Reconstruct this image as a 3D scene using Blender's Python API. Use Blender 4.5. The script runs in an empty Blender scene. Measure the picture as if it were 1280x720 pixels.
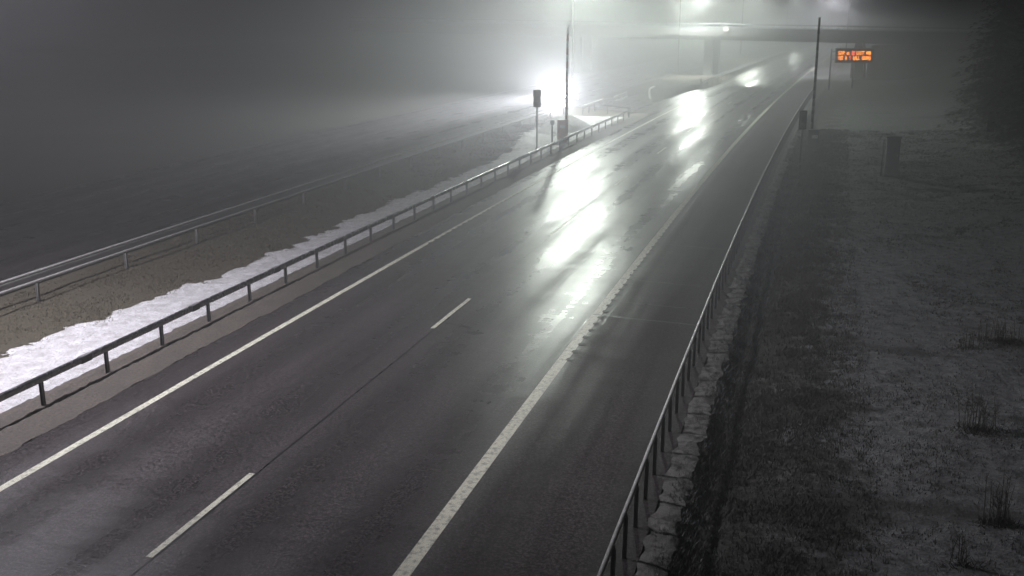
import bpy, bmesh, math, random
from mathutils import Vector, Matrix
from mathutils import noise as mn
R = math.radians
rnd = random.Random(7)
sc = bpy.context.scene
COL = sc.collection

# ------------------------------------------------------------------ road alignment
# s runs along the left edge line of the near carriageway, off is metres to its right
X0, Y0, PH, K0, K1 = -7.432, 20.0, 0.27877, 5.8909e-4, -3.0747e-6
DS = 0.5
def heading(s):
    q = max(0.0, min(s, 191.0))
    return PH + K0 * max(min(s, 191.0), -60.0) + K1 * q * q / 2
_tab = {}
def _build():
    x, y = X0, Y0
    _tab[0] = (x, y)
    n = int(460 / DS)
    for i in range(n):
        t = heading((i + .5) * DS); x += math.sin(t) * DS; y += math.cos(t) * DS
        _tab[i + 1] = (x, y)
    x, y = X0, Y0
    for i in range(int(70 / DS)):
        t = heading(-(i + .5) * DS); x -= math.sin(t) * DS; y -= math.cos(t) * DS
        _tab[-(i + 1)] = (x, y)
_build()
def P(s, off, z=0.0):
    i = math.floor(s / DS); f = s / DS - i
    a, b = _tab[i], _tab[i + 1]
    t = heading(s)
    return Vector((a[0] + (b[0] - a[0]) * f + off * math.cos(t), a[1] + (b[1] - a[1]) * f - off * math.sin(t), z))
def frange(a, b, st):
    n = max(1, int(round((b - a) / st)))
    return [a + (b - a) * i / n for i in range(n + 1)]
def sstep(a, b, x):
    t = max(0.0, min(1.0, (x - a) / (b - a))); return t * t * (3 - 2 * t)
def fbm(x, y, sc_=1.0, o=4):
    return mn.fractal(Vector((x * sc_, y * sc_, 3.7)), 0.9, 2.1, o)

# ------------------------------------------------------------------ object helpers
def tag(o, label=None, cat=None, group=None, kind=None):
    if label: o['label'] = label
    if cat: o['category'] = cat
    if group: o['group'] = group
    if kind: o['kind'] = kind
    return o
def empty(name, loc=(0, 0, 0), rz=0.0):
    o = bpy.data.objects.new(name, None); COL.objects.link(o)
    o.location = loc; o.rotation_euler = (0, 0, rz); o.empty_display_size = .2
    return o
def link(name, me, mat=None, parent=None, smooth=False):
    o = bpy.data.objects.new(name, me); COL.objects.link(o)
    if mat:
        for m in (mat if isinstance(mat, (list, tuple)) else [mat]): me.materials.append(m)
    if parent: o.parent = parent
    if smooth:
        for p in me.polygons: p.use_smooth = True
    return o
class MB:
    """collects shapes for ONE mesh object"""
    def __init__(self): self.v = []; self.f = []; self.m = []; self.uv = None
    def add(self, v, f, mi=0):
        b = len(self.v); self.v += [tuple(q) for q in v]
        self.f += [tuple(b + i for i in q) for q in f]; self.m += [mi] * len(f)
    def box(self, c, size, rz=0.0, mi=0, bevel=0.0, M=None):
        bm = bmesh.new(); bmesh.ops.create_cube(bm, size=1)
        for v in bm.verts: v.co = Vector((v.co.x * size[0], v.co.y * size[1], v.co.z * size[2]))
        if bevel: bmesh.ops.bevel(bm, geom=bm.edges[:], offset=bevel, segments=2, affect='EDGES')
        T = Matrix.Translation(c) @ Matrix.Rotation(rz, 4, 'Z')
        if M is not None: T = T @ M
        for v in bm.verts: v.co = T @ v.co
        bm.verts.index_update()
        self.add([v.co.copy() for v in bm.verts], [[v.index for v in f.verts] for f in bm.faces], mi); bm.free()
    def tube(self, pts, rad, n=8, mi=0, cap=True):
        pts = [Vector(p) for p in pts]
        rr = rad if isinstance(rad, (list, tuple)) else [rad] * len(pts)
        up0 = Vector((0, 0, 1)); rings = []
        for i, p in enumerate(pts):
            d = (pts[min(i + 1, len(pts) - 1)] - pts[max(i - 1, 0)]).normalized()
            a = up0 if abs(d.z) < .95 else Vector((0, 1, 0))
            u = d.cross(a).normalized(); w = u.cross(d).normalized()
            rings.append([p + (u * math.cos(k * 2 * math.pi / n) + w * math.sin(k * 2 * math.pi / n)) * rr[i] for k in range(n)])
        self.loft(rings, mi, cap)
    def loft(self, rings, mi=0, cap=True):
        n = len(rings[0]); v = [q for r in rings for q in r]; f = []
        for i in range(len(rings) - 1):
            for k in range(n):
                f.append((i * n + k, i * n + (k + 1) % n, (i + 1) * n + (k + 1) % n, (i + 1) * n + k))
        if cap: f.append(tuple(range(n - 1, -1, -1))); f.append(tuple((len(rings) - 1) * n + k for k in range(n)))
        self.add(v, f, mi)
    def build(self, name, mat=None, parent=None, smooth=False):
        me = bpy.data.meshes.new(name); me.from_pydata(self.v, [], self.f); me.update()
        o = link(name, me, mat, parent, smooth)
        if any(self.m): me.polygons.foreach_set('material_index', self.m)
        bm = bmesh.new(); bm.from_mesh(me); bmesh.ops.recalc_face_normals(bm, faces=bm.faces[:]); bm.to_mesh(me); bm.free()
        return o
def sheet(name, ss, offs, zf, mat, kind='structure', smooth=True, parent=None):
    """a sheet in road coordinates, UV = (off, s) in metres"""
    v = []; uv = []
    for s in ss:
        for o in (offs(s) if callable(offs) else offs):
            v.append(P(s, o, zf(s, o))); uv.append((o, s))
    n = len(offs(ss[0]) if callable(offs) else offs); f = []
    for i in range(len(ss) - 1):
        for k in range(n - 1):
            a = i * n + k; f.append((a, a + 1, a + n + 1, a + n))
    me = bpy.data.meshes.new(name); me.from_pydata([tuple(q) for q in v], [], f); me.update()
    l = me.uv_layers.new(name='UVMap')
    for lp in me.loops: l.data[lp.index].uv = uv[lp.vertex_index]
    o = link(name, me, mat, parent, smooth)
    if kind: o['kind'] = kind
    return o

# ------------------------------------------------------------------ materials
class NT:
    def __init__(self, name):
        self.mat = bpy.data.materials.new(name); self.mat.use_nodes = True
        self.t = self.mat.node_tree; self.b = self.t.nodes['Principled BSDF']
    def n(self, typ, **kw):
        x = self.t.nodes.new(typ)
        for k, v in kw.items():
            if hasattr(x, k) and k not in ('Scale',): setattr(x, k, v)
            else: x.inputs[k].default_value = v
        return x
    def l(self, a, b): self.t.links.new(a, b)
    def uv(self, sx=1, sy=1):
        u = self.n('ShaderNodeUVMap'); m = self.n('ShaderNodeMapping'); m.inputs['Scale'].default_value = (sx, sy, 1)
        self.l(u.outputs[0], m.inputs[0]); return m.outputs[0]
    def obj(self, sx=1, sy=1, sz=1):
        u = self.n('ShaderNodeTexCoord'); m = self.n('ShaderNodeMapping'); m.inputs['Scale'].default_value = (sx, sy, sz)
        self.l(u.outputs['Object'], m.inputs[0]); return m.outputs[0]
    def noise(self, vec, scale, detail=4, rough=.55):
        x = self.n('ShaderNodeTexNoise'); x.inputs['Scale'].default_value = scale; x.inputs['Detail'].default_value = detail; x.inputs['Roughness'].default_value = rough
        self.l(vec, x.inputs['Vector']); return x.outputs['Fac']
    def ramp(self, fac, stops):
        x = self.n('ShaderNodeValToRGB'); e = x.color_ramp.elements
        while len(e) < len(stops): e.new(.5)
        for i, (p, c) in enumerate(stops):
            e[i].position = p; e[i].color = (c, c, c, 1) if not isinstance(c, (tuple, list)) else (*c, 1)
        self.l(fac, x.inputs[0]); return x.outputs[0]
    def mapr(self, fac, a, b, c, d):
        x = self.n('ShaderNodeMapRange'); self.l(fac, x.inputs[0])
        for i, q in enumerate((a, b, c, d)): x.inputs[i + 1].default_value = q
        return x.outputs[0]
    def math(self, op, a, b=None):
        x = self.n('ShaderNodeMath'); x.operation = op
        for i, q in enumerate((a, b)):
            if q is None: continue
            if isinstance(q, (int, float)): x.inputs[i].default_value = q
            else: self.l(q, x.inputs[i])
        return x.outputs[0]
    def mix(self, fac, a, b):
        x = self.n('ShaderNodeMix'); x.data_type = 'RGBA'
        for s, q in ((0, fac), (6, a), (7, b)):
            if isinstance(q, (int, float)): x.inputs[s].default_value = q
            elif isinstance(q, tuple): x.inputs[s].default_value = (*q, 1)
            else: self.l(q, x.inputs[s])
        return x.outputs[2]
    def bump(self, h, strength, dist, prev=None):
        x = self.n('ShaderNodeBump'); x.inputs['Strength'].default_value = strength; x.inputs['Distance'].default_value = dist
        self.l(h, x.inputs['Height'])
        if prev is not None: self.l(prev, x.inputs['Normal'])
        return x.outputs[0]
    def out(self, col=None, rough=None, nor=None, metal=None, **kw):
        for k, q in (('Base Color', col), ('Roughness', rough), ('Normal', nor), ('Metallic', metal)):
            if q is None: continue
            if isinstance(q, (int, float)): self.b.inputs[k].default_value = q
            elif isinstance(q, tuple): self.b.inputs[k].default_value = (*q, 1)
            else: self.l(q, self.b.inputs[k])
        for k, q in kw.items(): self.b.inputs[k].default_value = q
        return self.mat
def simple(name, col, rough=.6, metal=0.0, var=.25, scale=6.0, bump=0.0):
    m = NT(name); v = m.obj()
    n = m.noise(v, scale, 5)
    c = m.mix(m.mapr(n, .3, .7, 0, 1), tuple(q * (1 - var) for q in col), tuple(min(1, q * (1 + var)) for q in col))
    r = m.mapr(n, .3, .7, max(.05, rough - .12), min(1, rough + .12))
    return m.out(c, r, m.bump(m.noise(v, scale * 8, 3), bump, .01) if bump else None, metal)

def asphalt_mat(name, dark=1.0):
    m = NT(name)
    uv = m.uv(); uvl = m.uv(1, .06); uvw = m.uv(.35, 1)
    agg = m.noise(uv, 22, 4, .8); agg2 = m.noise(uv, 11, 4, .6); streak = m.noise(uvl, 2.6, 5, .6); patch = m.noise(uvw, .45, 5, .65)
    ripple = m.noise(m.uv(.5, 2.2), .9, 4, .6)
    # wheel tracks: four worn bands across the two lanes
    sep = m.n('ShaderNodeSeparateXYZ'); m.l(m.uv(), sep.inputs[0])
    ph = m.math('MULTIPLY', m.math('SUBTRACT', sep.outputs[0], .95), 2 * math.pi / 1.875)
    track = m.mapr(m.math('COSINE', ph), -1, 1, 0, 1)
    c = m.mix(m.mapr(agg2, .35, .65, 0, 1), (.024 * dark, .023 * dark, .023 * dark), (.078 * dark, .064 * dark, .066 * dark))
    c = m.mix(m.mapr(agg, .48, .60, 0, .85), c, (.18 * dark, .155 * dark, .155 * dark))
    c = m.mix(m.mapr(m.noise(uv, 10, 5, .85), .5, .40, 0, .9), c, (.010, .010, .010))
    c = m.mix(m.mapr(streak, .45, .7, 0, .45), c, (.022, .021, .021))
    c = m.mix(m.math('MULTIPLY', track, .35), c, (.026, .024, .024))
    wet = m.math('ADD', m.mapr(patch, .3, .7, -.045, .045), m.mapr(track, 0, 1, .08, -.06))
    wet = m.math('ADD', wet, m.mapr(ripple, .35, .65, -.03, .03))
    rough = m.math('ADD', m.mapr(streak, .3, .7, .27, .38), m.math('ADD', wet, m.mapr(sep.outputs[0], 7.6, 8.1, 0, .25)))
    b1 = m.bump(agg, .5, .006); b2 = m.bump(agg2, .35, .010, b1); b3 = m.bump(ripple, .25, .02, b2)
    m.l(m.mapr(sep.outputs[0], 7.6, 8.1, .55, .14), m.b.inputs['Specular IOR Level'])
    return m.out(c, rough, b3)
M = {}
M['asphalt'] = asphalt_mat('wet_asphalt')
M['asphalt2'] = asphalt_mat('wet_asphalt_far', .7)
def paint():
    m = NT('road_paint'); uv = m.uv()
    n = m.noise(uv, 9, 5, .65); n2 = m.noise(m.uv(1, .25), 4, 4)
    c = m.mix(m.mapr(n, .48, .64, 0, .85), (.82, .82, .66), (.32, .32, .27))
    c = m.mix(m.mapr(n2, .5, .8, 0, .5), c, (.42, .42, .36))
    return m.out(c, .45, m.bump(n, .4, .004))
M['paint'] = paint()
M['groove'] = simple('wet_groove', (.012, .012, .012), .5); M['oldpaint'] = simple('worn_road_paint', (.13, .13, .12), .6, 0, .4, 3)
M['seal'] = simple('bitumen_seal', (.012, .012, .013), .35, scale=2)
def gravel(name, k):
    m = NT(name); uv = m.uv()
    n = m.noise(uv, 15, 6, .75); n2 = m.noise(uv, 1.3, 4); v = m.n('ShaderNodeTexVoronoi'); v.inputs['Scale'].default_value = 26; m.l(uv, v.inputs['Vector'])
    c = m.mix(m.mapr(n, .35, .65, 0, 1), (.025 * k, .022 * k, .019 * k), (.19 * k, .162 * k, .135 * k))
    c = m.mix(m.mapr(n2, .4, .65, 0, .6), c, (.075 * k, .066 * k, .058 * k))
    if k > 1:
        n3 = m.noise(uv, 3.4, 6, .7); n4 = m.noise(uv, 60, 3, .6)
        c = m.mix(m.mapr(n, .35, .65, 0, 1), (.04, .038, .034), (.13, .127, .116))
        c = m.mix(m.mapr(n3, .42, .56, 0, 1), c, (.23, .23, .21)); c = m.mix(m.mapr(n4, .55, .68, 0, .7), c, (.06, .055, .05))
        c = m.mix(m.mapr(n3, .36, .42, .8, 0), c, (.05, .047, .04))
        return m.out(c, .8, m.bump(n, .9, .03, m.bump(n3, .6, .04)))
    return m.out(c, .75, m.bump(v.outputs['Distance'], .35, .03, m.bump(n, .9, .03)))
M['gravel'] = gravel('gravel', 1.0); M['frost'] = gravel('frosted_gravel', 2.6)  # the second gravel is simply a paler, patchier tone
def ground():
    m = NT('winter_ground'); uv = m.uv()
    sep = m.n('ShaderNodeSeparateXYZ'); m.l(uv, sep.inputs[0]); off = sep.outputs[0]
    n = m.noise(uv, 14, 6, .7); n2 = m.noise(uv, .7, 5, .6); n3 = m.noise(uv, 3.2, 5, .65)
    grass = m.mix(m.mapr(n, .35, .68, 0, 1), (.038, .033, .022), (.125, .108, .075))
    grass = m.mix(m.mapr(n2, .4, .7, 0, .5), grass, (.06, .052, .036))
    dark = m.mix(m.mapr(n, .4, .66, 0, 1), (.016, .016, .013), (.10, .096, .08))
    dark = m.mix(m.mapr(n3, .5, .72, 0, .7), dark, (.15, .15, .135))
    snow = m.mix(m.mapr(n3, .38, .62, 0, 1), (.15, .158, .156), (.33, .345, .34))
    snow = m.mix(m.mapr(n, .50, .66, 0, .75), snow, (.08, .08, .07))
    # bare verge next to the rail, thin snow farther out; the edge wanders
    e = m.math('ADD', off, m.mapr(n2, .3, .7, -1.3, 1.3)); e = m.math('ADD', e, m.mapr(n3, .3, .7, -.5, .5))
    right = m.mix(m.math('MULTIPLY', m.mapr(e, 12.8, 14.0, 0, 1), m.mapr(sep.outputs[1], 78, 112, 1, .05)), dark, snow)
    bare = m.noise(m.uv(.25, .9), .42, 5, .6)
    right = m.mix(m.mapr(bare, .57, .66, 0, .7), right, (.035, .033, .03))
    c = m.mix(m.mapr(off, 5, 6, 0, 1), grass, right)
    return m.out(c, .85, m.bump(n, .8, .05, m.bump(n3, .7, .12)))
M['ground'] = ground()
def snowm():
    m = NT('old_snow'); uv = m.uv()
    n = m.noise(uv, 3.0, 6, .65); n2 = m.noise(uv, 16, 5, .6)
    c = m.mix(m.mapr(n, .35, .7, 0, 1), (.76, .76, .78), (.40, .395, .39))
    c = m.mix(m.mapr(n2, .53, .66, 0, .75), c, (.22, .20, .175))
    return m.out(c, .6, m.bump(n2, .5, .03, m.bump(n, .8, .12)), **{'Subsurface Weight': 0.0})
M['snow'] = snowm()
M['mud'] = simple('bare_wet_mud', (.025, .023, .02), .7, 0, .4, 5)
M['galv'] = simple('galvanised_steel', (.42, .43, .44), .36, .85, .2, 9)
M['rail'] = simple('weathered_steel_beam', (.36, .36, .37), .24, .9, .2, 7)
M['pale'] = simple('pale_galvanised_steel', (.62, .62, .60), .45, .1, .2, 9)
M['post'] = simple('dull_steel_post', (.22, .22, .22), .5, .6, .3, 9)
M['wood'] = simple('grey_pole', (.16, .14, .13), .7, 0, .3, 4)
M['lamppole'] = simple('weathered_lamp_pole', (.02, .02, .02), .9, .0, .3, 5); M['lamppole'].node_tree.nodes['Principled BSDF'].inputs['Specular IOR Level'].default_value = .08
M['railgrey'] = simple('dull_zinc', (.30, .30, .29), .6, .1, .2, 9)
M['darkpole'] = simple('dark_painted_steel', (.035, .035, .038), .5, .2, .3, 6)
M['red'] = simple('faded_red_paint', (.38, .06, .045), .55, 0, .2, 8)
M['white'] = simple('off_white_paint', (.62, .60, .56), .5, 0, .15, 8)
M['orange'] = simple('dull_orange_paint', (.55, .25, .14), .55, 0, .2, 6)
M['grey'] = simple('grey_painted_steel', (.13, .14, .14), .6, 0, .25, 3)
M['black'] = simple('black_plastic', (.012, .012, .013), .4, 0, .2, 8)
M['glass'] = simple('dark_glass', (.01, .011, .012), .06, 0, .1, 2)
M['rubber'] = simple('tyre_rubber', (.015, .015, .015), .8, 0, .2, 10)
M['carpaint'] = simple('silver_grey_car_paint', (.16, .17, .18), .3, .6, .08, 2)
def concrete():
    m = NT('bridge_concrete'); v = m.obj(); n = m.noise(v, .5, 6, .65); n2 = m.noise(m.obj(1.5, 1.5, .12), 1.2, 5)
    c = m.mix(m.mapr(n, .3, .7, 0, 1), (.10, .098, .095), (.18, .177, .168)); c = m.mix(m.mapr(n2, .5, .75, 0, .6), c, (.10, .098, .092))
    return m.out(c, .85, m.bump(m.noise(v, 9, 5), .3, .02))
M['concrete'] = concrete()
M['weed'] = simple('dead_weed_stems', (.062, .052, .040), .8, 0, .4, 30)
M['straw'] = simple('dead_grass', (.115, .098, .066), .8, 0, .45, 3)
M['darkgrass'] = simple('wet_dark_grass', (.050, .047, .036), .7, 0, .5, 3)
M['frostgrass'] = simple('frosted_grass', (.15, .16, .15), .8, 0, .4, 3)
M['needle'] = simple('spruce_needles', (.022, .032, .018), .7, 0, .4, 2)
M['bark'] = simple('spruce_bark', (.06, .045, .035), .85, 0, .3, 6)
def emit(name, col, st):
    m = bpy.data.materials.new(name); m.use_nodes = True
    b = m.node_tree.nodes['Principled BSDF']; b.inputs['Base Color'].default_value = (*[min(1, c) for c in col], 1)
    b.inputs['Emission Color'].default_value = (*col, 1); b.inputs['Emission Strength'].default_value = st
    return m
M['led'] = emit('amber_led', (1.0, .27, .01), 13.0)
M['ledr'] = emit('red_amber_led', (1.0, .12, .04), 13.0)
M['lens'] = emit('lit_lamp_lens', (.95, 1.0, .93), 60.0)
M['headlens'] = emit('lit_headlight', (.95, .93, 1.0), 400.0)

# ------------------------------------------------------------------ ground, road, markings
def gz(s, o):
    z = -.035
    if o > 10.6:
        z += -.20 * sstep(11.0, 11.4, o) + .16 * sstep(11.5, 13.0, o)
        z += .9 * sstep(17, 30, o) + 5.0 * sstep(28, 75, o)
        z += .07 * fbm(s, o, .55) * sstep(11, 12, o) + .25 * fbm(s, o, .12) * sstep(15, 22, o)
    if o > 14: z += 1.5 * sstep(18, 30, o) * sstep(88, 122, s) * (1 - sstep(140, 190, s))
    if o < -2.0:
        w = sstep(-2.2, -3.2, o) * (1 - sstep(-8.3, -8.9, o))
        z += w * (.05 * fbm(s, o, .8) - .05)
        if o < -20.5: z += -.25 * sstep(-20.5, -26, o) + .3 * fbm(s, o, .1) * sstep(-22, -30, o) 
    return z
def spaced(lims):
    r = []
    for a, b, st in lims: r += frange(a, b, st)[:-1]
    return r + [lims[-1][1]]
OFFS = spaced([(-160, -60, 20), (-60, -24, 4), (-24, -9, 1.5), (-9, -1, .25), (-1, 10, 2.75), (10, 16, .2), (16, 30, .6), (30, 60, 3), (60, 160, 20)])
SS = spaced([(-45, -14, 3), (-14, 40, .4), (40, 100, .9), (100, 200, 3), (200, 420, 15)])
sheet('ground', SS, OFFS, gz, M['ground'])
SR = spaced([(-45, -12, 3), (-12, 420, 1.5)])
def crossover_edge(s):   # paved opening in the median
    return 0
sheet('road', SR, frange(-.95, 10.66, .8), lambda s, o: 0.0, M['asphalt'])
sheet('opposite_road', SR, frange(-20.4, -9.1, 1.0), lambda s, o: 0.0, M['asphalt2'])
sheet('median_crossing', frange(67.5, 99, 1.05), lambda s: [(-.955 - (8.14) * k / 8 * (sstep(66, 73, s) * (1 - sstep(78, 98.5, s)))) for k in range(9)], lambda s, o: 0.004, M['asphalt'])
def gravel_edge(s): return -.93 + .07 * fbm(s, 0, .9) + .05 * fbm(s, 2, 5)
sheet('gravel_shoulder', spaced([(-14, 30, .12), (30, 67, .3)]),
      lambda s: [gravel_edge(s) + (-2.45 - gravel_edge(s)) * k / 14 for k in range(15)],
      lambda s, o: .006 + .055 * sstep(-1.0, -1.75, o) * (.6 + .9 * abs(fbm(s, o, 2.4))) + .035 * abs(fbm(s, o, 7)) * sstep(-.95, -1.15, o) - .09 * math.exp(-((o + 1.98) / .06) ** 2) - .05 * sstep(-2.1, -2.45, o), M['gravel'])
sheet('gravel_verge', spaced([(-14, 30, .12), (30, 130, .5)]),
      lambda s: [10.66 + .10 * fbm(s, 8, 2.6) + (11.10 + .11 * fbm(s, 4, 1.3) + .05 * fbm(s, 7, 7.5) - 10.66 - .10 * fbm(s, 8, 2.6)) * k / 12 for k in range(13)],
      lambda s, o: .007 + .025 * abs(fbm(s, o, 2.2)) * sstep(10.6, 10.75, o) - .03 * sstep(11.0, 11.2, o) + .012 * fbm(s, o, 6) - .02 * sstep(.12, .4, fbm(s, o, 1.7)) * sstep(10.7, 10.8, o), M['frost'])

def line_strip(name, s0, s1, off, w, z=.004, step=1.0, mat=None):
    return sheet(name, frange(s0, s1, step), [off - w / 2, off - w / 6, off + w / 6, off + w / 2], lambda s, o: z, mat or M['paint'])
line_strip('edge_marking', -30, 300, 0.0, .16)
line_strip('edge_marking', -30, 300, 7.5, .24)
line_strip('opposite_edge_marking', -30, 300, -17.8, .12, mat=M['oldpaint'])
line_strip('opposite_edge_marking', -30, 300, -9.9, .12, mat=M['oldpaint'])
# dashed lane line: 3 m dashes on a 12 m pitch (phase read off the photograph)
DASH0 = -5.45
mb_v = []; mb_f = []
for k in range(-2, 24):
    a = DASH0 + 12 * k
    sheet('lane_marking', frange(a, a + 3, .5), [3.75 - .055, 3.75 + .055], lambda s, o: .004, M['paint'])
def rumble(name, s0, s1, pitch, oa, ob, ln, mat, z):
    v = []; f = []; s = s0
    while s < s1:
        a = rnd.uniform(-.02, .02)
        b = len(v); pts = []
        for (ds, o) in ((0, oa + .03), (.2, oa), (.8, oa), (1, oa + .03), (1, ob - .03), (.8, ob), (.2, ob), (0, ob - .03)):
            pts.append(P(s + ds * ln, o + a, z))
        v += [tuple(p) for p in pts]; f.append(tuple(range(b, b + 8))[::-1]); s += pitch
    me = bpy.data.meshes.new(name); me.from_pydata(v, [], f); me.update()
    return tag(link(name, me, mat), kind='structure')
rumble('rumble_strip', 5, 95, .6, 7.58, 7.73, .2, M['groove'], .0085)
rumble('rumble_strip', 16, 70, .6, .035, .14, .22, M['groove'], .0085)
# bitumen-sealed joints and cracks across the lanes
def seam(pts, w):
    v = []; f = []
    fine = []
    for (a, b) in zip(pts[:-1], pts[1:]):
        for k in range(8):
            t = k / 8; fine.append((a[0] + (b[0] - a[0]) * t + rnd.uniform(-.035, .035), a[1] + (b[1] - a[1]) * t))
    fine.append(pts[-1])
    for i, (s, o) in enumerate(fine):
        ww = w * rnd.uniform(.5, 1.2)
        v += [tuple(P(s - ww, o, .0042)), tuple(P(s + ww, o, .0042))]
        if i: f.append((2 * i - 2, 2 * i, 2 * i + 1, 2 * i - 1))
    me = bpy.data.meshes.new('crack_seal'); me.from_pydata(v, [], f); me.update()
    tag(link('crack_seal', me, M['seal']), kind='structure')
for pts, w in (([(7.1, 3.9), (6.9, 4.6)], .03), ([(9.0, 6.6), (8.7, 10.1)], .05), ([(10.4, 7.7), (10.2, 10.0)], .03), ([(13.5, 6.9), (13.0, 7.3), (12.7, 9.8)], .035),
               ([(19.6, 4.4), (19.2, 6.0), (19.0, 7.2)], .06), ([(18.2, 7.9), (18.0, 10.0)], .04), ([(29.4, 3.9), (29.0, 6.2)], .05), ([(31.2, 4.2), (30.6, 7.2)], .05),
               ([(43, 4.2), (42.4, 7.3)], .06), ([(97, 2.2), (96, 7.0)], .2), ([(120, 1.0), (119, 6.5)], .3), ([(122, 8), (121.5, 10)], .3)):
    seam(pts, w)

def long_seam(o0, s0, s1, w):
    v = []; f = []
    for i, q in enumerate(frange(s0, s1, .25)):
        ww = w * (.6 + .5 * abs(fbm(q, o0, 1.3)) + .25 * rnd.random()); o = o0 + .02 * fbm(q, o0, .5)
        v += [tuple(P(q, o - ww, .0021)), tuple(P(q, o + ww, .0021))]
        if i: f.append((2 * i - 2, 2 * i - 1, 2 * i + 1, 2 * i))
    me = bpy.data.meshes.new('joint_seal'); me.from_pydata(v, [], f); me.update(); tag(link('joint_seal', me, M['seal']), kind='structure')
long_seam(3.83, -14, 120, .022); long_seam(7.36, 3, 110, .022); long_seam(7.83, 8, 110, .02)

# snow: a strip left of the rail, its ragged edge where the height field dips under the grass
def snow_sheet(name, ss, oo, hf, kind='stuff', label=None, mat=None):
    o = sheet(name, ss, oo, hf, mat or M['snow'], kind)
    if label: o['label'] = label
    return o
def snow_h(s, o):
    nz = .34 * fbm(s, 1, .5) + .22 * fbm(s, o, 1.5) + .13 * fbm(s, o, 4.5) + .06 * fbm(s, o, 13, 3)
    edge = -5.45 + .75 * sstep(2, 14, s) - 2.4 * sstep(38, 54, s)
    inner = -2.30 - o + .16 * fbm(s, 9, 1.8) + .10 * fbm(s, o, 7)
    f = min(inner, (o - edge) + nz * 1.1, (65 - s) * .3)
    hole = sstep(.18, .42, fbm(s, o, .8) - .25 + .35 * fbm(s, o, 4) - .12 * (o - edge))
    f -= .5 * hole
    return gz(s, o) - .02 + max(-.06, min(.075, .16 * f)) + (.022 * fbm(s, o, 1.6) + .018 * fbm(s, o, 6)) * sstep(0, .4, f)
snow_sheet('snow', spaced([(-14, 26, .11), (26, 66, .22)]), spaced([(-7.6, -5.6, .2), (-5.6, -2.15, .07)]), snow_h,
           label='white strip of old snow lying behind the near median guardrail')

# trodden mud tracks across the snowy verge
def mud(a, b, w, seed):
    v = []; f = []; n = 70
    for i in range(n + 1):
        t = i / n; s_ = a[0] + (b[0] - a[0]) * t + .25 * fbm(t * 9, seed, 1.0); o_ = a[1] + (b[1] - a[1]) * t
        ww = w * max(.02, (.5 + .9 * fbm(t * 14, seed + 4, 1.0) + .3)) * min(1, 5 * t, 5 * (1 - t))
        for k in (-1, 0, 1):
            q = P(s_ + k * ww, o_, gz(s_ + k * ww, o_) + .012 - .008 * abs(k)); v.append(tuple(q))
        if i:
            j = 3 * i
            for k in (0, 1): f.append((j - 3 + k, j - 2 + k, j + 1 + k, j + k))
    me = bpy.data.meshes.new('mud_track'); me.from_pydata(v, [], f); me.update(); tag(link('mud_track', me, M['mud'], None, True), kind='structure')
mud((42.0, 11.8), (41.9, 19.6), .34, 1); mud((29.1, 13.0), (31.1, 16.8), .2, 6); mud((33.8, 16.6), (32.2, 20.6), .5, 11)

# snow pile in the median by the barrier gate
def pile():
    v = []; f = []; n = 48; m_ = 20; c = P(54.5, -4.9)
    mbp = []
    for j in range(m_ + 1):
        r = j / m_
        for i in range(n):
            a = 2 * math.pi * i / n
            ex = 4.6 * (1 + .16 * fbm(math.cos(a), math.sin(a), 1.6)); ey = 1.9 * (1 + .2 * fbm(math.cos(a) + 5, math.sin(a), 1.5))
            h = 1.05 * (1 - r ** 1.5) ** 1.15 + .12 * fbm(r * math.cos(a) * 4, r * math.sin(a) * 4, 1.2) * (1 - r)
            h += .05 * fbm(r * math.cos(a) * 14, r * math.sin(a) * 14, 1.0) * (1 - r)
            t = heading(54)
            dx = r * math.cos(a) * ex; dy = r * math.sin(a) * ey
            v.append((c.x + dx * math.sin(t) + dy * math.cos(t), c.y + dx * math.cos(t) - dy * math.sin(t), h - .1 - .05 * r))
    for j in range(m_):
        for i in range(n):
            f.append((j * n + i, j * n + (i + 1) % n, (j + 1) * n + (i + 1) % n, (j + 1) * n + i))
    f.append(tuple(range(n)))
    me = bpy.data.meshes.new('snow_pile'); me.from_pydata(v, [], f); me.update()
    l = me.uv_layers.new(name='UVMap')
    for lp in me.loops:
        q = v[lp.vertex_index]; l.data[lp.index].uv = (q[0], q[1])
    tag(link('snow_pile', me, M['snow'], None, True), 'rounded heap of ploughed snow behind the raised left barrier arm', 'snow pile')
pile()

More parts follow.
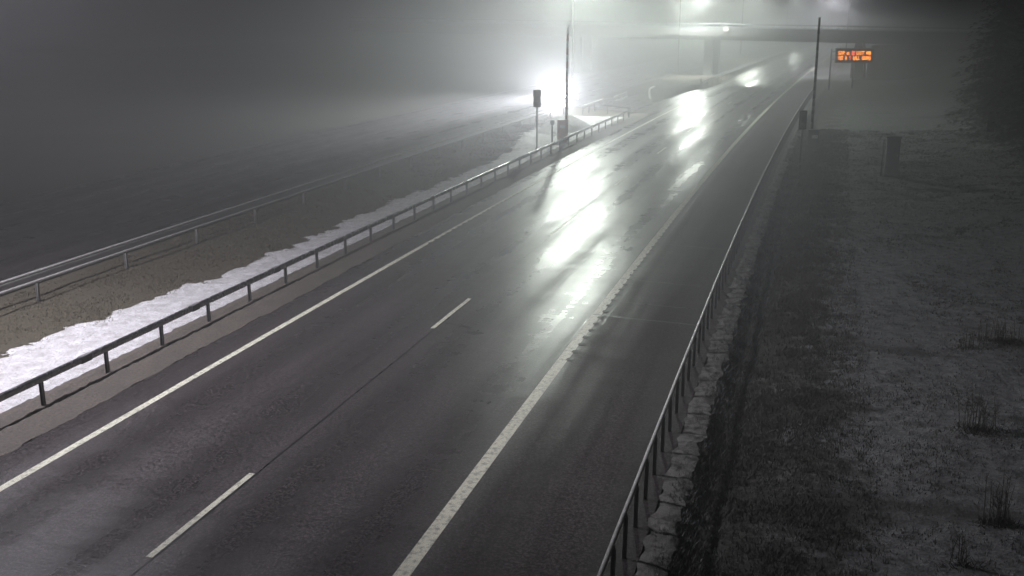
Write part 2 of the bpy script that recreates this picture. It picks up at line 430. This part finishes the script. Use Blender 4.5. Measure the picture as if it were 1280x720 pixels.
# ------------------------------------------------------------------ guardrails
def guard_rail(name, label, s0, s1, off, pitch, beams, post, mats, first=None, curl=0.0):
    """beams: list of (off shift, z centre, half width, half height)"""
    root = empty(name, P(max(s0, 0), off)); tag(root, label, 'guardrail')
    base = root.location.copy()
    def path(s):
        e = curl * max(0, min(1, (s - s1 + 4.5) / 4.5)) ** 2.6
        return off - e
    for (do, z, hw, hh) in beams:
        m = MB(); rings = []
        for s in frange(s0, s1, 1.0 if not curl else .5):
            o = path(s) + do; c = []
            wig = .008 * fbm(s, off, .4)
            for k in range(10):
                a = 2 * math.pi * k / 10 + math.pi / 10
                ca, sa = math.cos(a), math.sin(a)
                e = lambda q: math.copysign(abs(q) ** .45, q)
                c.append(P(s, o + e(ca) * hw + wig, z + e(sa) * hh + wig) - base)
            rings.append(c)
        m.loft(rings); m.build('rail', mats[0], root, True)
    ps = []; s = first if first is not None else s0 + .5
    while s < s1 - .1: ps.append(s); s += pitch
    proto = None
    for s in ps:
        loc = P(s, path(s) + post[3]) - base
        if proto is None:
            m = MB(); w, d, h = post[:3]
            # a C-section post with its bolt head and a small cap
            m.box((0, 0, h / 2 - .15), (w, .010, h + .3), 0)
            m.box((-w / 2 + .005, -d / 2 + .004, h / 2 - .15), (.010, d, h + .3), 0)
            m.box((w / 2 - .005, -d / 2 + .004, h / 2 - .15), (.010, d, h + .3), 0)
            m.box((0, 0, h + .02), (w * .5, d * .5, .05), 0, bevel=.01)
            proto = o = m.build('post', mats[1], root)
        else:
            o = proto.copy(); COL.objects.link(o); o.parent = root
        o.location = loc; o.rotation_euler = (R(rnd.uniform(-1.2, 1.2)), R(rnd.uniform(-1.2, 1.2)), -heading(s) + (math.pi / 2 if post[4] else 0))
    if curl:      # sleeves where two lengths of the beam are spliced
        first_s = None
        for s in frange(s0 + 1.1, s1 - 8, 4.1):
            if first_s is None:
                m = MB(); do, z, hw, hh = beams[0]
                m.box((0, 0, z), (hw * 2 + .014, .34, hh * 2 + .012), 0, bevel=.008); first_s = o = m.build('splice_sleeve', mats[1], root)
            else: o = first_s.copy(); COL.objects.link(o); o.parent = root
            o.location = P(s, path(s)) - base; o.rotation_euler = (0, 0, -heading(s))
    return root
guard_rail('guardrail', 'near median guardrail with dark box beam in front of the snow strip', -13, 67.2, -1.96, 2.05,
           [(0, .575, .05, .072)], (.075, .06, .60, 0.0, 0), (M['rail'], M['post']), first=-10.94, curl=3.0)
guard_rail('guardrail', 'double rail guardrail on brown grass beside the dark opposite carriageway', -13, 66, -7.85, 3.95,
           [(.08, .52, .04, .045), (-.34, .66, .05, .035)], (.09, .06, .52, 0.0, 0), (M['railgrey'], M['railgrey']), first=-9.6)
guard_rail('guardrail', 'slim pipe guardrail along the dark right verge', -15, 92, 10.42, 1.0,
           [(0, .69, .032, .034)], (.06, .05, .68, .03, 0), (M['pale'], M['post']), first=-6.55)
guard_rail('guardrail', 'median guardrail with pale top running to the bridge pillar', 99, 205, -1.35, 4.0,
           [(0, .62, .05, .10), (-.5, .64, .05, .05)], (.10, .08, .62, -.2, 0), (M['pale'], M['post']), first=99.4)
guard_rail('guardrail', 'short bright guardrail piece behind the end of the snow strip', 65, 72.3, -6.15, 2.0,
           [(0, .60, .05, .14)], (.08, .06, .6, -.08, 0), (M['pale'], M['post']), first=65.4)
guard_rail('guardrail', 'short guardrail piece just beyond the paved median opening', 75.2, 80.5, -5.85, 2.0,
           [(0, .62, .05, .13), (.1, .32, .03, .04)], (.08, .06, .6, -.08, 0), (M['pale'], M['post']), first=75.5)

# curved rail nose at the far side of the median opening, on its low mound
root = empty('guardrail', P(82, -3.8)); tag(root, 'curved white guardrail end on the low mound past the median opening', 'guardrail')
b0 = root.location.copy(); m = MB(); arc = []
for k in range(15):
    t = k / 14; arc.append(P(81.0 + 9.5 * t, -3.7 - 1.5 * math.sin(t * 1.5), .12 + .48 * sstep(0, .5, t)) - b0)
m.tube(arc, .11, 8); m.build('rail', M['white'], root, True)
m = MB()
for t in (.25, .6, .95):
    q = P(81.0 + 9.5 * t, -3.7 - 1.5 * math.sin(t * 1.5)) - b0; m.box((q.x, q.y, .2), (.1, .06, .55))
    m.build('post', M['post'], root); m = MB()
snow_sheet('median_snow', frange(80, 104, .4), frange(-6.4, -1.7, .25),
           lambda s, o: -.10 + .62 * (sstep(80, 85, s) * (1 - sstep(97, 104, s))) * (sstep(-6.4, -4.9, o) * (1 - sstep(-3.2 + 1.2 * sstep(84, 99, s), -1.95 + .2 * sstep(84, 99, s), o))) + .10 * fbm(s, o, .9),
           mat=M['frost'], label='low snowy mound in the median beyond the paved opening')
m = MB(); m.box((0, 0, .45), (.14, .12, 1.0), bevel=.015); m.box((0, 0, .98), (.2, .16, .14), bevel=.02)
o = m.build('marker_post', M['black']); o.location = P(98.6, -1.6); tag(o, 'short dark marker post at the start of the far median guardrail', 'marker post')

# ------------------------------------------------------------------ barrier gates, signals, cabinets
def barrier_gate(label, base, top, box_rz, stripes, cab_mat, sheet_side):
    root = empty('barrier_gate', base); tag(root, label, 'barrier gate')
    d = Vector(top) - Vector(base)
    m = MB(); n = 14; a0, a1 = .16, 1.0
    for k in range(n):   # raised arm, banded, tapering
        t0 = a0 + (a1 - a0) * k / n; t1 = a0 + (a1 - a0) * (k + 1) / n
        r0 = .10 - .035 * t0; r1 = .10 - .035 * t1
        m.tube([d * t0, d * t1], [r0, r1], 8, k % 2)
    m.build('barrier_arm', stripes, root, True)
    m = MB(); m.tube([(0, 0, -.1), d * .17], [.12, .11], 8); m.build('pivot_post', M['post'], root, True)
    m = MB(); m.box((-.25 * sheet_side, -.35, .62), (.62, .5, 1.25), box_rz, bevel=.03); m.box((-.25 * sheet_side, -.35, 1.27), (.70, .58, .06), box_rz, bevel=.015)
    cab = m.build('machine_cabinet', cab_mat, root)
    m = MB(); m.box((-.25 * sheet_side - .02, -.615, .9), (.34, .02, .2), box_rz); m.build('plate', M['white'], cab)
    m = MB(); m.box((-.25 * sheet_side, -.612, .42), (.44, .014, .5), box_rz, bevel=.004); m.build('door', cab_mat, cab)
    m = MB(); m.tube([(0, .18, .0), (0, .18, 2.0), d * .33 + Vector((0, .14, 0))], [.03, .03, .02], 6); m.build('stay_rod', M['post'], root, True)
    return root
barrier_gate('raised road barrier arm with orange machine cabinet before the snow heap', P(48.0, -3.05, -.03), P(48.0, -3.05, 6.95) + Vector((.02, .1, 0)), 0.15, [M['red'], M['white']], M['orange'], 1)
barrier_gate('dark raised road barrier arm standing beyond the right guardrail', P(47.3, 12.05, -.1), P(47.3, 12.05, 7.55) + Vector((.02, .1, 0)), -0.3, [M['darkpole'], M['darkpole']], M['grey'], -.2)
def signal(label, base, h, hw, hh):
    root = empty('signal_post', base); tag(root, label, 'signal post')
    m = MB(); m.tube([(0, 0, -.1), (0, 0, h - hh)], .045, 8); m.tube([(0, 0, -.1), (0, 0, .25)], .075, 8); m.build('pole', M['darkpole'], root, True)
    m = MB(); m.box((0, 0, h - hh / 2), (hw, .05, hh), 0, bevel=.012); p = m.build('backboard', M['black'], root)
    m = MB(); m.box((0, -.08, h - hh / 2), (hw * .62, .16, hh * .8), 0, bevel=.03); hd = m.build('signal_head', M['darkpole'], root)
    for k in (.27, .73):
        m = MB(); z = h - hh * k; ring = []
        m.tube([(0, -.155, z), (0, -.175, z)], hw * .2, 14); le = m.build('lens', M['glass'], hd, False)
        m = MB(); v = []
        for j in range(9):
            a = math.pi * j / 8; v += [(hw * .24 * math.cos(a), -.16, z + hw * .24 * math.sin(a)), (hw * .26 * math.cos(a), -.30, z + hw * .24 * math.sin(a))]
        m.add(v, [(2 * j, 2 * j + 1, 2 * j + 3, 2 * j + 2) for j in range(8)]); vz = m.build('visor', M['black'], hd)
    return root
signal('tall two lens signal on a thin post in the snow left of the barrier', P(41.2, -3.05, 0), 3.55, .44, .98)
signal('two lens signal on a thin post beyond the right guardrail', P(39.6, 11.75, -.1), 3.0, .40, .98)
# short post beside the orange cabinet
root = empty('control_post', P(44.6, -3.05)); tag(root, 'short post with small box head beside the orange barrier cabinet', 'control post')
m = MB(); m.tube([(0, 0, -.1), (0, 0, 1.25)], .05, 8); m.build('pole', M['darkpole'], root, True)
m = MB(); m.box((0, 0, 1.38), (.24, .18, .28), 0, bevel=.03); m.build('box_head', M['grey'], root)
m = MB(); m.tube([(0, 0, .55), (.45, 1.2, .55)], .03, 6); m.build('crossbar', M['post'], root)
# grey cabinet on the snow slope
root = empty('utility_cabinet', (18.9, 51.7, gz(38, 16.2) - .02), R(-14)); tag(root, 'tall narrow grey utility cabinet on the dim snowy verge', 'cabinet')
m = MB(); m.box((0, 0, .96), (.62, .5, 1.86), bevel=.02); bd = m.build('body', M['grey'], root)
m = MB(); m.box((0, 0, 1.93), (.74, .6, .08), bevel=.02); m.build('roof', M['grey'], root)
m = MB(); m.box((0, 0, .04), (.68, .56, .14), bevel=.01); m.build('plinth', M['concrete'], root)
m = MB(); m.box((0, -.258, 1.0), (.52, .016, 1.6), bevel=.004); dr = m.build('door', M['grey'], root)
m = MB(); m.box((.2, -.28, 1.05), (.03, .03, .16), bevel=.006); m.build('handle', M['galv'], dr)
m = MB(); m.tube([(-.46, -.05, 0), (-.46, -.05, 1.78), (-.3, -.05, 1.84)], .045, 8); m.build('cable_pipe', M['galv'], root, True)

# ------------------------------------------------------------------ message sign
FONT = {'S': ['01111', '10000', '10000', '01110', '00001', '00001', '11110'], 'V': ['10001', '10001', '10001', '10001', '10001', '01010', '00100'],
        'B': ['11110', '10001', '10001', '11110', '10001', '10001', '11110'], 'A': ['01110', '10001', '10001', '11111', '10001', '10001', '10001'],
        'T': ['11111', '00100', '00100', '00100', '00100', '00100', '00100'], 'E': ['11111', '10000', '10000', '11110', '10000', '10000', '11111'],
        'L': ['10000', '10000', '10000', '10000', '10000', '10000', '11111'], 'I': ['01110', '00100', '00100', '00100', '00100', '00100', '01110'],
        'H': ['10001', '10001', '10001', '11111', '10001', '10001', '10001'], 'J': ['00111', '00010', '00010', '00010', '00010', '10010', '01100'],
        'D': ['11110', '10001', '10001', '10001', '10001', '10001', '11110'], 'K': ['10001', '10010', '10100', '11000', '10100', '10010', '10001'],
        'G': ['01110', '10001', '10000', '10111', '10001', '10001', '01111'], 'R': ['11110', '10001', '10001', '11110', '10100', '10010', '10001'],
        'N': ['10001', '11001', '10101', '10011', '10001', '10001', '10001'], 'a': ['00000', '00000', '01110', '00001', '01111', '10001', '01111'],
        't': ['01000', '01000', '11100', '01000', '01000', '01001', '00110']}
vd = 115.0
vx = (1068 - 640) / 1301.07 * (vd * math.cos(.25638) + 4.6 * math.sin(.25638))
root = empty('message_sign', (vx, vd, 0), R(-6)); tag(root, 'electronic road sign with two rows of glowing amber letters under the bridge', 'road sign')
W_, Hh, zc = 3.9, 1.40, 3.45
m = MB(); m.box((0, .12, zc), (W_, .3, Hh), bevel=.03); m.build('housing', M['black'], root)
m = MB()
for (a, b, c, d) in ((0, zc + Hh / 2 + .04, W_ + .16, .08), (0, zc - Hh / 2 - .04, W_ + .16, .08)): m.box((a, .06, b), (c, .34, d), bevel=.01)
for sx in (-1, 1): m.box((sx * (W_ / 2 + .04), .06, zc), (.08, .335, Hh), bevel=.01)
m.build('frame', M['grey'], root)
for sx in (-W_ / 2 - .45, W_ / 2 - 1.9):
    m = MB(); m.tube([(sx, .34, -.4), (sx, .34, zc + Hh / 2)], .09, 10); m.build('post', M['post'], root, True)
m = MB()
for zz in (zc - .4, zc + .4): m.box((-.25, .32, zz), (W_ + .4, .08, .08))
m.build('back_bracket', M['post'], root)
def led_row(words, z, h, mats_of):
    xs = []; x = 0
    for w in words:
        xs.append(x); x += len(w) * 6 + 7
    tot = x - 6; pitch_x = (W_ - .42) / tot; pz = h / 7
    for w, x0, mt in zip(words, xs, mats_of):
        for ci, ch in enumerate(w):
            m = MB()
            for r, row in enumerate(FONT[ch]):
                for c, bit in enumerate(row):
                    if bit == '1':
                        px = -W_ / 2 + .21 + (x0 + ci * 6 + c + .5) * pitch_x
                        m.box((px, -.035, z + h - (r + .5) * pz), (pitch_x * .88, .012, pz * .88))
            m.build('lit_letter', M[mt], root)
led_row(['SJVB', 'at', 'TE', 'LVITT', 'HAB'], zc + .10, .37, ['led', 'led', 'ledr', 'led', 'led'])
led_row(['VID', 'A', 'T', 'GALL', 'GRANS'], zc - .44, .37, ['led', 'led', 'ledr', 'led', 'led'])

# ------------------------------------------------------------------ bridge
bs = 127.5
bc = P(bs, 4, 0); bh = heading(bs)
root = empty('road_bridge', bc, -bh - R(3)); tag(root, 'concrete road bridge on slim pillars crossing the motorway in fog', 'bridge')
BW = 8.0; L0, L1 = -62, 26
def tilt(x): return -.015 * x
def beam(name, y0, y1, z0, z1, mat, par, x0=L0, x1=L1, n=30):
    m = MB(); rings = []
    for x in frange(x0, x1, (x1 - x0) / n):
        t = tilt(x); rings.append([(x, y0, z0 + t), (x, y1, z0 + t), (x, y1, z1 + t), (x, y0, z1 + t)])
    m.loft(rings); return m.build(name, mat, par)
UZ = 4.42
deck = beam('deck', -BW / 2, BW / 2, UZ + .75, UZ + 1.05, M['concrete'], root)
beam('girder', -BW / 2 + .9, -BW / 2 + 2.0, UZ, UZ + .748, M['concrete'], root)
beam('girder', BW / 2 - 2.0, BW / 2 - .9, UZ, UZ + .748, M['concrete'], root)
for sy in (-1, 1):
    beam('edge_beam', sy * (BW / 2 + .002) - .2, sy * (BW / 2 + .002) + .2, UZ + .55, UZ + 1.2, M['concrete'], root)
    par = beam('parapet', sy * BW / 2 - .05, sy * BW / 2 + .05, UZ + 1.95, UZ + 2.05, M['galv'], root)
    beam('rail', sy * BW / 2 - .03, sy * BW / 2 + .03, UZ + 1.55, UZ + 1.62, M['galv'], par)
    beam('screen', sy * BW / 2 - .012, sy * BW / 2 + .012, UZ + 1.202, UZ + 1.52, M['grey'], par)
    m = MB(); m.box((0, 0, 0), (.07, .09, .76), bevel=.008); first_b = None
    for x in frange(L0 + .5, L1 - .5, 2.0):
        if first_b is None: first_b = o = m.build('baluster', M['galv'], par)
        else: o = first_b.copy(); COL.objects.link(o); o.parent = par
        o.location = (x, sy * BW / 2, UZ + 1.58 + tilt(x))
def pillar(x, y, w0, w1, d):
    m = MB(); z1 = UZ + tilt(x)
    m.loft([[(x - w * .5, y - d / 2, z), (x + w * .5, y - d / 2, z), (x + w * .5, y + d / 2, z), (x - w * .5, y + d / 2, z)] for w, z in ((w1, -.5), (w1 * .9 + w0 * .1, z1 - 1.6), (w0, z1 - .01))])
    m.build('pillar', M['concrete'], root)
for y in (-2.4, 2.4):
    pillar(-8.7, y, 1.05, 1.05, .9); pillar(10.2, y, .8, 1.5, .9); pillar(-27, y, 1.05, 1.05, .9)
m = MB(); m.box((22.0, 0, 1.75), (20.4, BW - .6, 4.5)); m.box((22.0, -BW / 2 - .1, 1.5), (21, .5, 4.2)); m.build('abutment', M['concrete'], root)
m = MB(); m.box((-6.2, -BW / 2 - .26, UZ + 1.45 + tilt(-6.2)), (.62, .06, .66), bevel=.01); o = m.build('sign_plate', M['white'])
o.parent = None; o.matrix_world = root.matrix_basis.copy()
tag(o, 'small pale plate fixed to the bridge parapet above the left pillar', 'sign plate')

# ------------------------------------------------------------------ street lamps
HEADS = []
def make_lamp(h, arm):
    root = empty('street_lamp')
    m = MB(); m.tube([(0, 0, -.2), (0, 0, 1.1), (0, 0, 1.15), (0, 0, h - .3)], [.11, .11, .085, .055], 10); m.build('pole', M['lamppole'], root, True)
    m = MB(); m.tube([(0, 0, h - .35), (.12 * arm, 0, h - .08), (.4 * arm, 0, h + .02), (arm, 0, h + .06)], [.05, .045, .04, .04], 8); m.build('arm', M['lamppole'], root, True)
    m = MB(); m.loft([[(x, y, z) for (y, z) in ((-w, h + .02), (w, h + .02), (w * .8, h + .02 + t), (-w * .8, h + .02 + t))] for x, w, t in ((arm - .1, .08, .08), (arm + .15, .16, .14), (arm + .6, .17, .13), (arm + .8, .10, .06))])
    hd = m.build('lamp_head', M['grey'], root)
    m = MB(); m.box((arm + .38, 0, h + .005), (.46, .26, .03), bevel=.008); m.build('lens', M['lens'], hd)
    return root
def copy_tree(o, parent=None):
    c = o.copy(); COL.objects.link(c); c.parent = parent
    for ch in [q for q in bpy.data.objects if q.parent == o]: copy_tree(ch, c)
    return c
LAMPH = 10.0; ARM = 1.6
lamp0 = None
def street_lamp(s, off, label, power, col, ang=172, toward=1, h=LAMPH, size=.25, arm=ARM, blend=.12, tilt=(0, 0)):
    global lamp0
    if arm != ARM: o = make_lamp(LAMPH, arm)
    elif lamp0 is None: lamp0 = o = make_lamp(LAMPH, ARM)
    else: o = copy_tree(lamp0)
    o.location = P(s, off, h - LAMPH); o.rotation_euler = (0, 0, -heading(s) + (0 if toward > 0 else math.pi))
    tag(o, label, 'street lamp', 'street lamps along the motorway')
    ld = bpy.data.lights.new('lamp_light', 'SPOT'); ld.energy = power; ld.color = col; ld.spot_size = R(ang); ld.spot_blend = blend; ld.shadow_soft_size = size
    lo = bpy.data.objects.new('lamp_light', ld); COL.objects.link(lo); lo.parent = o; lo.location = (arm + .38, 0, LAMPH - .06); lo.rotation_euler = (R(tilt[1]), -R(tilt[0]), 0)
    return o
GW = (.92, 1.0, .90)
street_lamp(1, -8.4, 'street lamp beside the camera, left of the near guardrail', 18500, (.95, .905, 1.0), ang=126, h=13.0, blend=.6, tilt=(22, 26))
street_lamp(69, -8.1, 'street lamp on a thin pole behind the raised left barrier arm', 40000, GW, h=12.8, arm=.25)
street_lamp(122, -8.2, 'street lamp on a thin pole left of the bridge pillar', 42000, GW, h=10.8)
street_lamp(172, -6.3, 'street lamp on a thin pole seen under the bridge right of its left pillar', 32000, GW, h=11.3)
street_lamp(245, -5.0, 'farthest street lamp glowing above the middle of the bridge', 24000, GW, h=11.6)
street_lamp(145, 12.0, 'street lamp right of the road glowing above the lit message sign', 16000, (.93, .95, 1.0), toward=-1, h=11.2)

# ------------------------------------------------------------------ oncoming car
cs, co = 77.0, -10.9
root = empty('car', P(cs, co), -heading(cs)); tag(root, 'oncoming car with glaring headlights on the opposite carriageway', 'car')
# local: front towards -y
prof = [(-2.15, .42, .62, .70), (-2.05, .30, .74, .82), (-1.6, .24, .84, .88), (-.9, .22, .92, .90), (.2, .22, .95, .90), (1.3, .22, .97, .90), (1.95, .28, .97, .86), (2.15, .42, .86, .76)]
def ring(y, z0, z1, w):
    return [(-w * .86, y, z0), (w * .86, y, z0), (w, y, z0 + .18), (w, y, z1 - .16), (w * .93, y, z1 - .02), (w * .6, y, z1), (-w * .6, y, z1), (-w * .93, y, z1 - .02), (-w, y, z1 - .16), (-w, y, z0 + .18)]
m = MB(); m.loft([ring(*q) for q in prof]); m.build('body', M['carpaint'], root, False)
m = MB(); m.loft([[(-w, y, .94), (w, y, .94), (w * .86, y + dy, z), (-w * .86, y + dy, z)] for y, w, z, dy in ((-.95, .78, .96, .1), (-.15, .80, 1.44, 0), (.9, .80, 1.46, 0), (1.75, .76, .97, -.1))]); gh = m.build('cabin_window', M['glass'], root)
m = MB(); m.loft([[(-.68, y, z), (.68, y, z), (.6, y, z + .035), (-.6, y, z + .035)] for y, z in ((-.2, 1.435), (.3, 1.462), (.95, 1.455))]); m.build('roof', M['carpaint'], root)
for sx in (-1, 1):
    for wy in (-1.35, 1.35):
        m = MB(); m.tube([(sx * .72, wy, .32), (sx * .915, wy, .32)], .32, 20); wh = m.build('wheel', M['rubber'], root)
        m = MB(); m.tube([(sx * .90, wy, .32), (sx * .925, wy, .32)], .2, 16); m.build('rim', M['galv'], wh)
    m = MB(); m.box((sx * .56, -2.12, .66), (.30, .06, .13), bevel=.02); m.build('headlight', M['headlens'], root)
    m = MB(); m.box((sx * .93, -.75, 1.0), (.2, .14, .13), bevel=.03); m.build('wing_mirror', M['black'], root)
m = MB(); m.box((0, -2.13, .44), (1.1, .06, .16), bevel=.02); m.build('grille', M['black'], root)
m = MB(); m.box((0, -2.18, .40), (.5, .02, .11)); m.build('number_plate', M['white'], root)
def head_spot(sx, power, cone, blend, pitch, yaw):
    ld = bpy.data.lights.new('headlight_beam', 'SPOT'); ld.energy = power; ld.color = (.93, .92, 1.0); ld.spot_size = R(cone); ld.spot_blend = blend; ld.shadow_soft_size = .09
    lo = bpy.data.objects.new('headlight_beam', ld); COL.objects.link(lo); lo.parent = root; lo.location = (sx * .56, -2.26, .66)
    lo.rotation_euler = (R(90) + R(pitch), 0, R(180) + R(yaw))
for sx in (-1, 1):
    head_spot(sx, 75000, 6, .8, 1.9, -1)
    head_spot(sx, 14000, 30, .85, 7, 14)

# ------------------------------------------------------------------ vegetation
def blades(name, n, area, hgt, mat, label, dens=None):
    v = []; f = []; c = 0
    while c < n:
        s, o = area(); 
        if dens and rnd.random() > dens(s, o): continue
        p = P(s, o, gz(s, o) - .01); c += 1
        for q in range(3):
            a = rnd.uniform(0, 6.283); h = hgt * rnd.uniform(.5, 1.3); w = .012 * rnd.uniform(.7, 1.6) * (1 + max(0, s) / 25); ln = rnd.uniform(.3, 1.0) * h
            bx = p.x + rnd.uniform(-.06, .06); by = p.y + rnd.uniform(-.06, .06)
            ca, sa = math.cos(a), math.sin(a); i = len(v)
            w *= .6
            v += [(bx - sa * w, by + ca * w, p.z), (bx + sa * w, by - ca * w, p.z), (bx + ca * ln, by + sa * ln, p.z + h)]; f.append((i, i + 1, i + 2))
    me = bpy.data.meshes.new(name); me.from_pydata(v, [], f); me.update()
    tag(link(name, me, mat), label, None, None, 'stuff')
def ar(s0, s1, o0, o1, pw=1.6):
    return lambda: (s0 + (s1 - s0) * rnd.random() ** pw, rnd.uniform(o0, o1))
blades('dead_grass', 26000, ar(-8, 64, -8.9, -3.9), .07, M['straw'], 'short brown dead grass in the median', lambda s, o: .25 + .75 * sstep(-.3, .3, fbm(s, o, .6)))
blades('verge_grass', 45000, ar(-12, 60, 11.05, 14.2), .09, M['darkgrass'], 'dark wet grass on the verge beside the right guardrail', lambda s, o: (1 - .8 * sstep(12.6, 14, o)) * (.25 + .75 * sstep(-.35, .35, fbm(s, o, .9))))
blades('snowy_verge_grass', 16000, ar(-12, 60, 13.0, 24), .06, M['darkgrass'], 'sparse grass tips poking through the thin snow of the right slope', lambda s, o: sstep(-.1, .6, fbm(s, o, .7)))

blades('frosty_grass', 26000, ar(-12, 60, 12.4, 24), .06, M['frostgrass'], 'frosted grey grass tips over the right slope', lambda s, o: .3 + .7 * sstep(-.4, .3, fbm(s, o, .8)))
blades('edge_grass', 14000, ar(-8, 60, 10.85, 11.75), .10, M['frostgrass'], 'rough tufts of grass along the foot of the right guardrail', lambda s, o: sstep(-.3, .25, fbm(s, o, 1.6)))
def weed(loc, h, n, spread, label):
    root = empty('dead_weed', loc); tag(root, label, 'weed', 'dead weeds on the snowy slope')
    m = MB()
    for k in range(n):
        a = rnd.uniform(0, 6.283); r0 = rnd.uniform(0, spread); hh = h * rnd.uniform(.5, 1.1)
        x, y = r0 * math.cos(a), r0 * math.sin(a) * .5; lx, ly = rnd.gauss(0, .10) * h, rnd.gauss(0, .10) * h
        p = [(x, y, -.05), (x + lx * .4, y + ly * .4, hh * .5), (x + lx, y + ly, hh)]
        m.tube(p, [.006, .005, .003], 4)
        for j in range(3):
            t = rnd.uniform(.4, .95); b = rnd.uniform(0, 6.283); q = Vector(p[0]).lerp(Vector(p[2]), t)
            m.tube([q, q + Vector((math.cos(b) * .10, math.sin(b) * .10, .09)) * (h / .8)], [.004, .002], 4)
    m.build('stems', M['weed'], root)
    m = MB()
    for k in range(n * 11):
        a = rnd.uniform(0, 6.283); r0 = 1.5 * spread * rnd.random() ** .8; x, y = r0 * math.cos(a), r0 * math.sin(a) * .5
        b = rnd.uniform(0, 6.283); w = .010; hh = h * rnd.uniform(.06, .30) * (1.15 - r0 / spread * .6)
        m.add([(x - w, y, -.02), (x + w, y, -.02), (x + .12 * math.cos(b), y + .12 * math.sin(b), hh)], [(0, 1, 2)])
    m.build('base_leaves', M['weed'], root)
def wz(s, o): return P(s, o, gz(s, o))
weed(wz(3.2, 16.1), .72, 26, .42, 'low clump of dark dead weeds on the snow slope, midway down its right side')
weed(wz(-.8, 15.9), .85, 20, .28, 'tall thin dead weeds near the bottom right corner')
weed(wz(9.6, 17.4), .55, 40, .55, 'densest dark weed clump high on the right snow slope')
weed(wz(8.8, 16.6), .45, 14, .40, 'thin straggling dead weed left of the densest clump')
weed(wz(-2.3, 15.2), .5, 9, .3, 'sparse dead weed at the bottom edge below the tall weeds')

def spruce():
    root = empty('spruce_tree'); H = 11.0
    m = MB(); m.tube([(0, 0, -.4), (.03, 0, 3), (-.03, .02, 7), (0, 0, H)], [.20, .15, .08, .015], 8); m.build('trunk', M['bark'], root, True)
    v = []; f = []; r2 = random.Random(3)
    for k in range(420):
        z = .35 + (H - .5) * (k / 420) ** 1.05; L = (2.7 * (1 - z / H) ** .85 + .15) * r2.uniform(.65, 1.15); a = r2.uniform(0, 6.283)
        droop = r2.uniform(.15, .45)
        for j in range(int(8 + L * 9)):
            t = r2.uniform(.12, 1.0); rr = L * t; zz = z - droop * rr * t + r2.uniform(-.07, .07)
            cx = rr * math.cos(a) + r2.gauss(0, .09); cy = rr * math.sin(a) + r2.gauss(0, .09)
            b = a + r2.uniform(-1.1, 1.1); ln = r2.uniform(.18, .42) * (1.2 - .4 * t); w = .09
            dx, dy = math.cos(b), math.sin(b); dz = r2.uniform(-.6, .1); i = len(v)
            v += [(cx - dy * w, cy + dx * w, zz), (cx + dy * w, cy - dx * w, zz), (cx + dx * ln, cy + dy * ln, zz + dz * ln)]; f.append((i, i + 1, i + 2))
    me = bpy.data.meshes.new('crown'); me.from_pydata(v, [], f); me.update(); link('crown', me, M['needle'], root)
    return root
sp = spruce()
TR = [((31.3, 68.5), 1.05, 'dark spruce behind the grey cabinet, tallest at the slope edge'), ((28.2, 57.0), .95, 'dark spruce right of the grey cabinet near the right edge'),
      ((25.4, 46.5), .85, 'dark spruce cut by the right picture edge, nearest of the trees'), ((37.5, 80.5), 1.1, 'dark spruce behind the tallest one at the slope edge'),
      ((44.5, 96.0), 1.0, 'dark spruce up the slope to the right of the lit message sign'), ((35.8, 70.5), 1.2, 'dark spruce in the second row behind the slope edge'),
      ((33.0, 60.0), 1.15, 'dark spruce in the second row at the right edge'), ((52.5, 112), 1.0, 'farthest dark spruce beside the bridge end'), ((46.0, 84.0), 1.2, 'dark spruce at the back between the nearer trunks')]
for i, ((x, y), k, lab) in enumerate(TR):
    o = sp if i == 0 else copy_tree(sp)
    o.location = (x, y, .7); o.scale = (k * 1.15, k * 1.15, k); o.rotation_euler = (0, 0, i * 1.3); tag(o, lab, 'tree', 'dark spruces on the right slope')

# ------------------------------------------------------------------ fog
m = MB(); m.box((20, 140, 24), (420, 480, 56)); hz = m.build('haze', None); tag(hz, 'thin night fog filling the air', None, None, 'stuff')
fm = bpy.data.materials.new('night_fog'); fm.use_nodes = True; nt = fm.node_tree; nt.nodes.clear()
pv = nt.nodes.new('ShaderNodeVolumePrincipled'); ou = nt.nodes.new('ShaderNodeOutputMaterial'); nt.links.new(pv.outputs[0], ou.inputs['Volume'])
pv.inputs['Color'].default_value = (.86, .88, .88, 1); pv.inputs['Density'].default_value = .0115; pv.inputs['Anisotropy'].default_value = .68
pv.inputs['Density Attribute'].default_value = ''
hz.data.materials.append(fm)

# ------------------------------------------------------------------ world, camera, render settings
w = bpy.data.worlds.new('World'); sc.world = w; w.use_nodes = True
nt = w.node_tree; bg = nt.nodes['Background']
sky = nt.nodes.new('ShaderNodeTexSky'); sky.sky_type = 'NISHITA'; sky.sun_disc = False; sky.sun_elevation = R(1); sky.sun_rotation = R(200)
nt.links.new(sky.outputs[0], bg.inputs[0]); bg.inputs[1].default_value = .0016
cam = bpy.data.cameras.new('camera'); co_ = bpy.data.objects.new('camera', cam); COL.objects.link(co_)
co_.location = (0, 0, 7.676); co_.rotation_euler = (math.pi / 2 - .25638, 0, 0)
cam.sensor_width = 36; cam.lens = 36 * 1301.07 / 1280; cam.clip_end = 2000; cam.clip_start = .1
sc.camera = co_
sc.view_settings.view_transform = 'Standard'; sc.view_settings.look = 'None'; sc.view_settings.gamma = 1; sc.view_settings.exposure = 0; sc.view_settings.use_curve_mapping = False
cy = sc.cycles
cy.max_bounces = 4; cy.diffuse_bounces = 2; cy.glossy_bounces = 3; cy.volume_bounces = 0; cy.transmission_bounces = 2
cy.sample_clamp_indirect = 4.0; cy.caustics_reflective = False; cy.caustics_refractive = False
cy.use_denoising = True
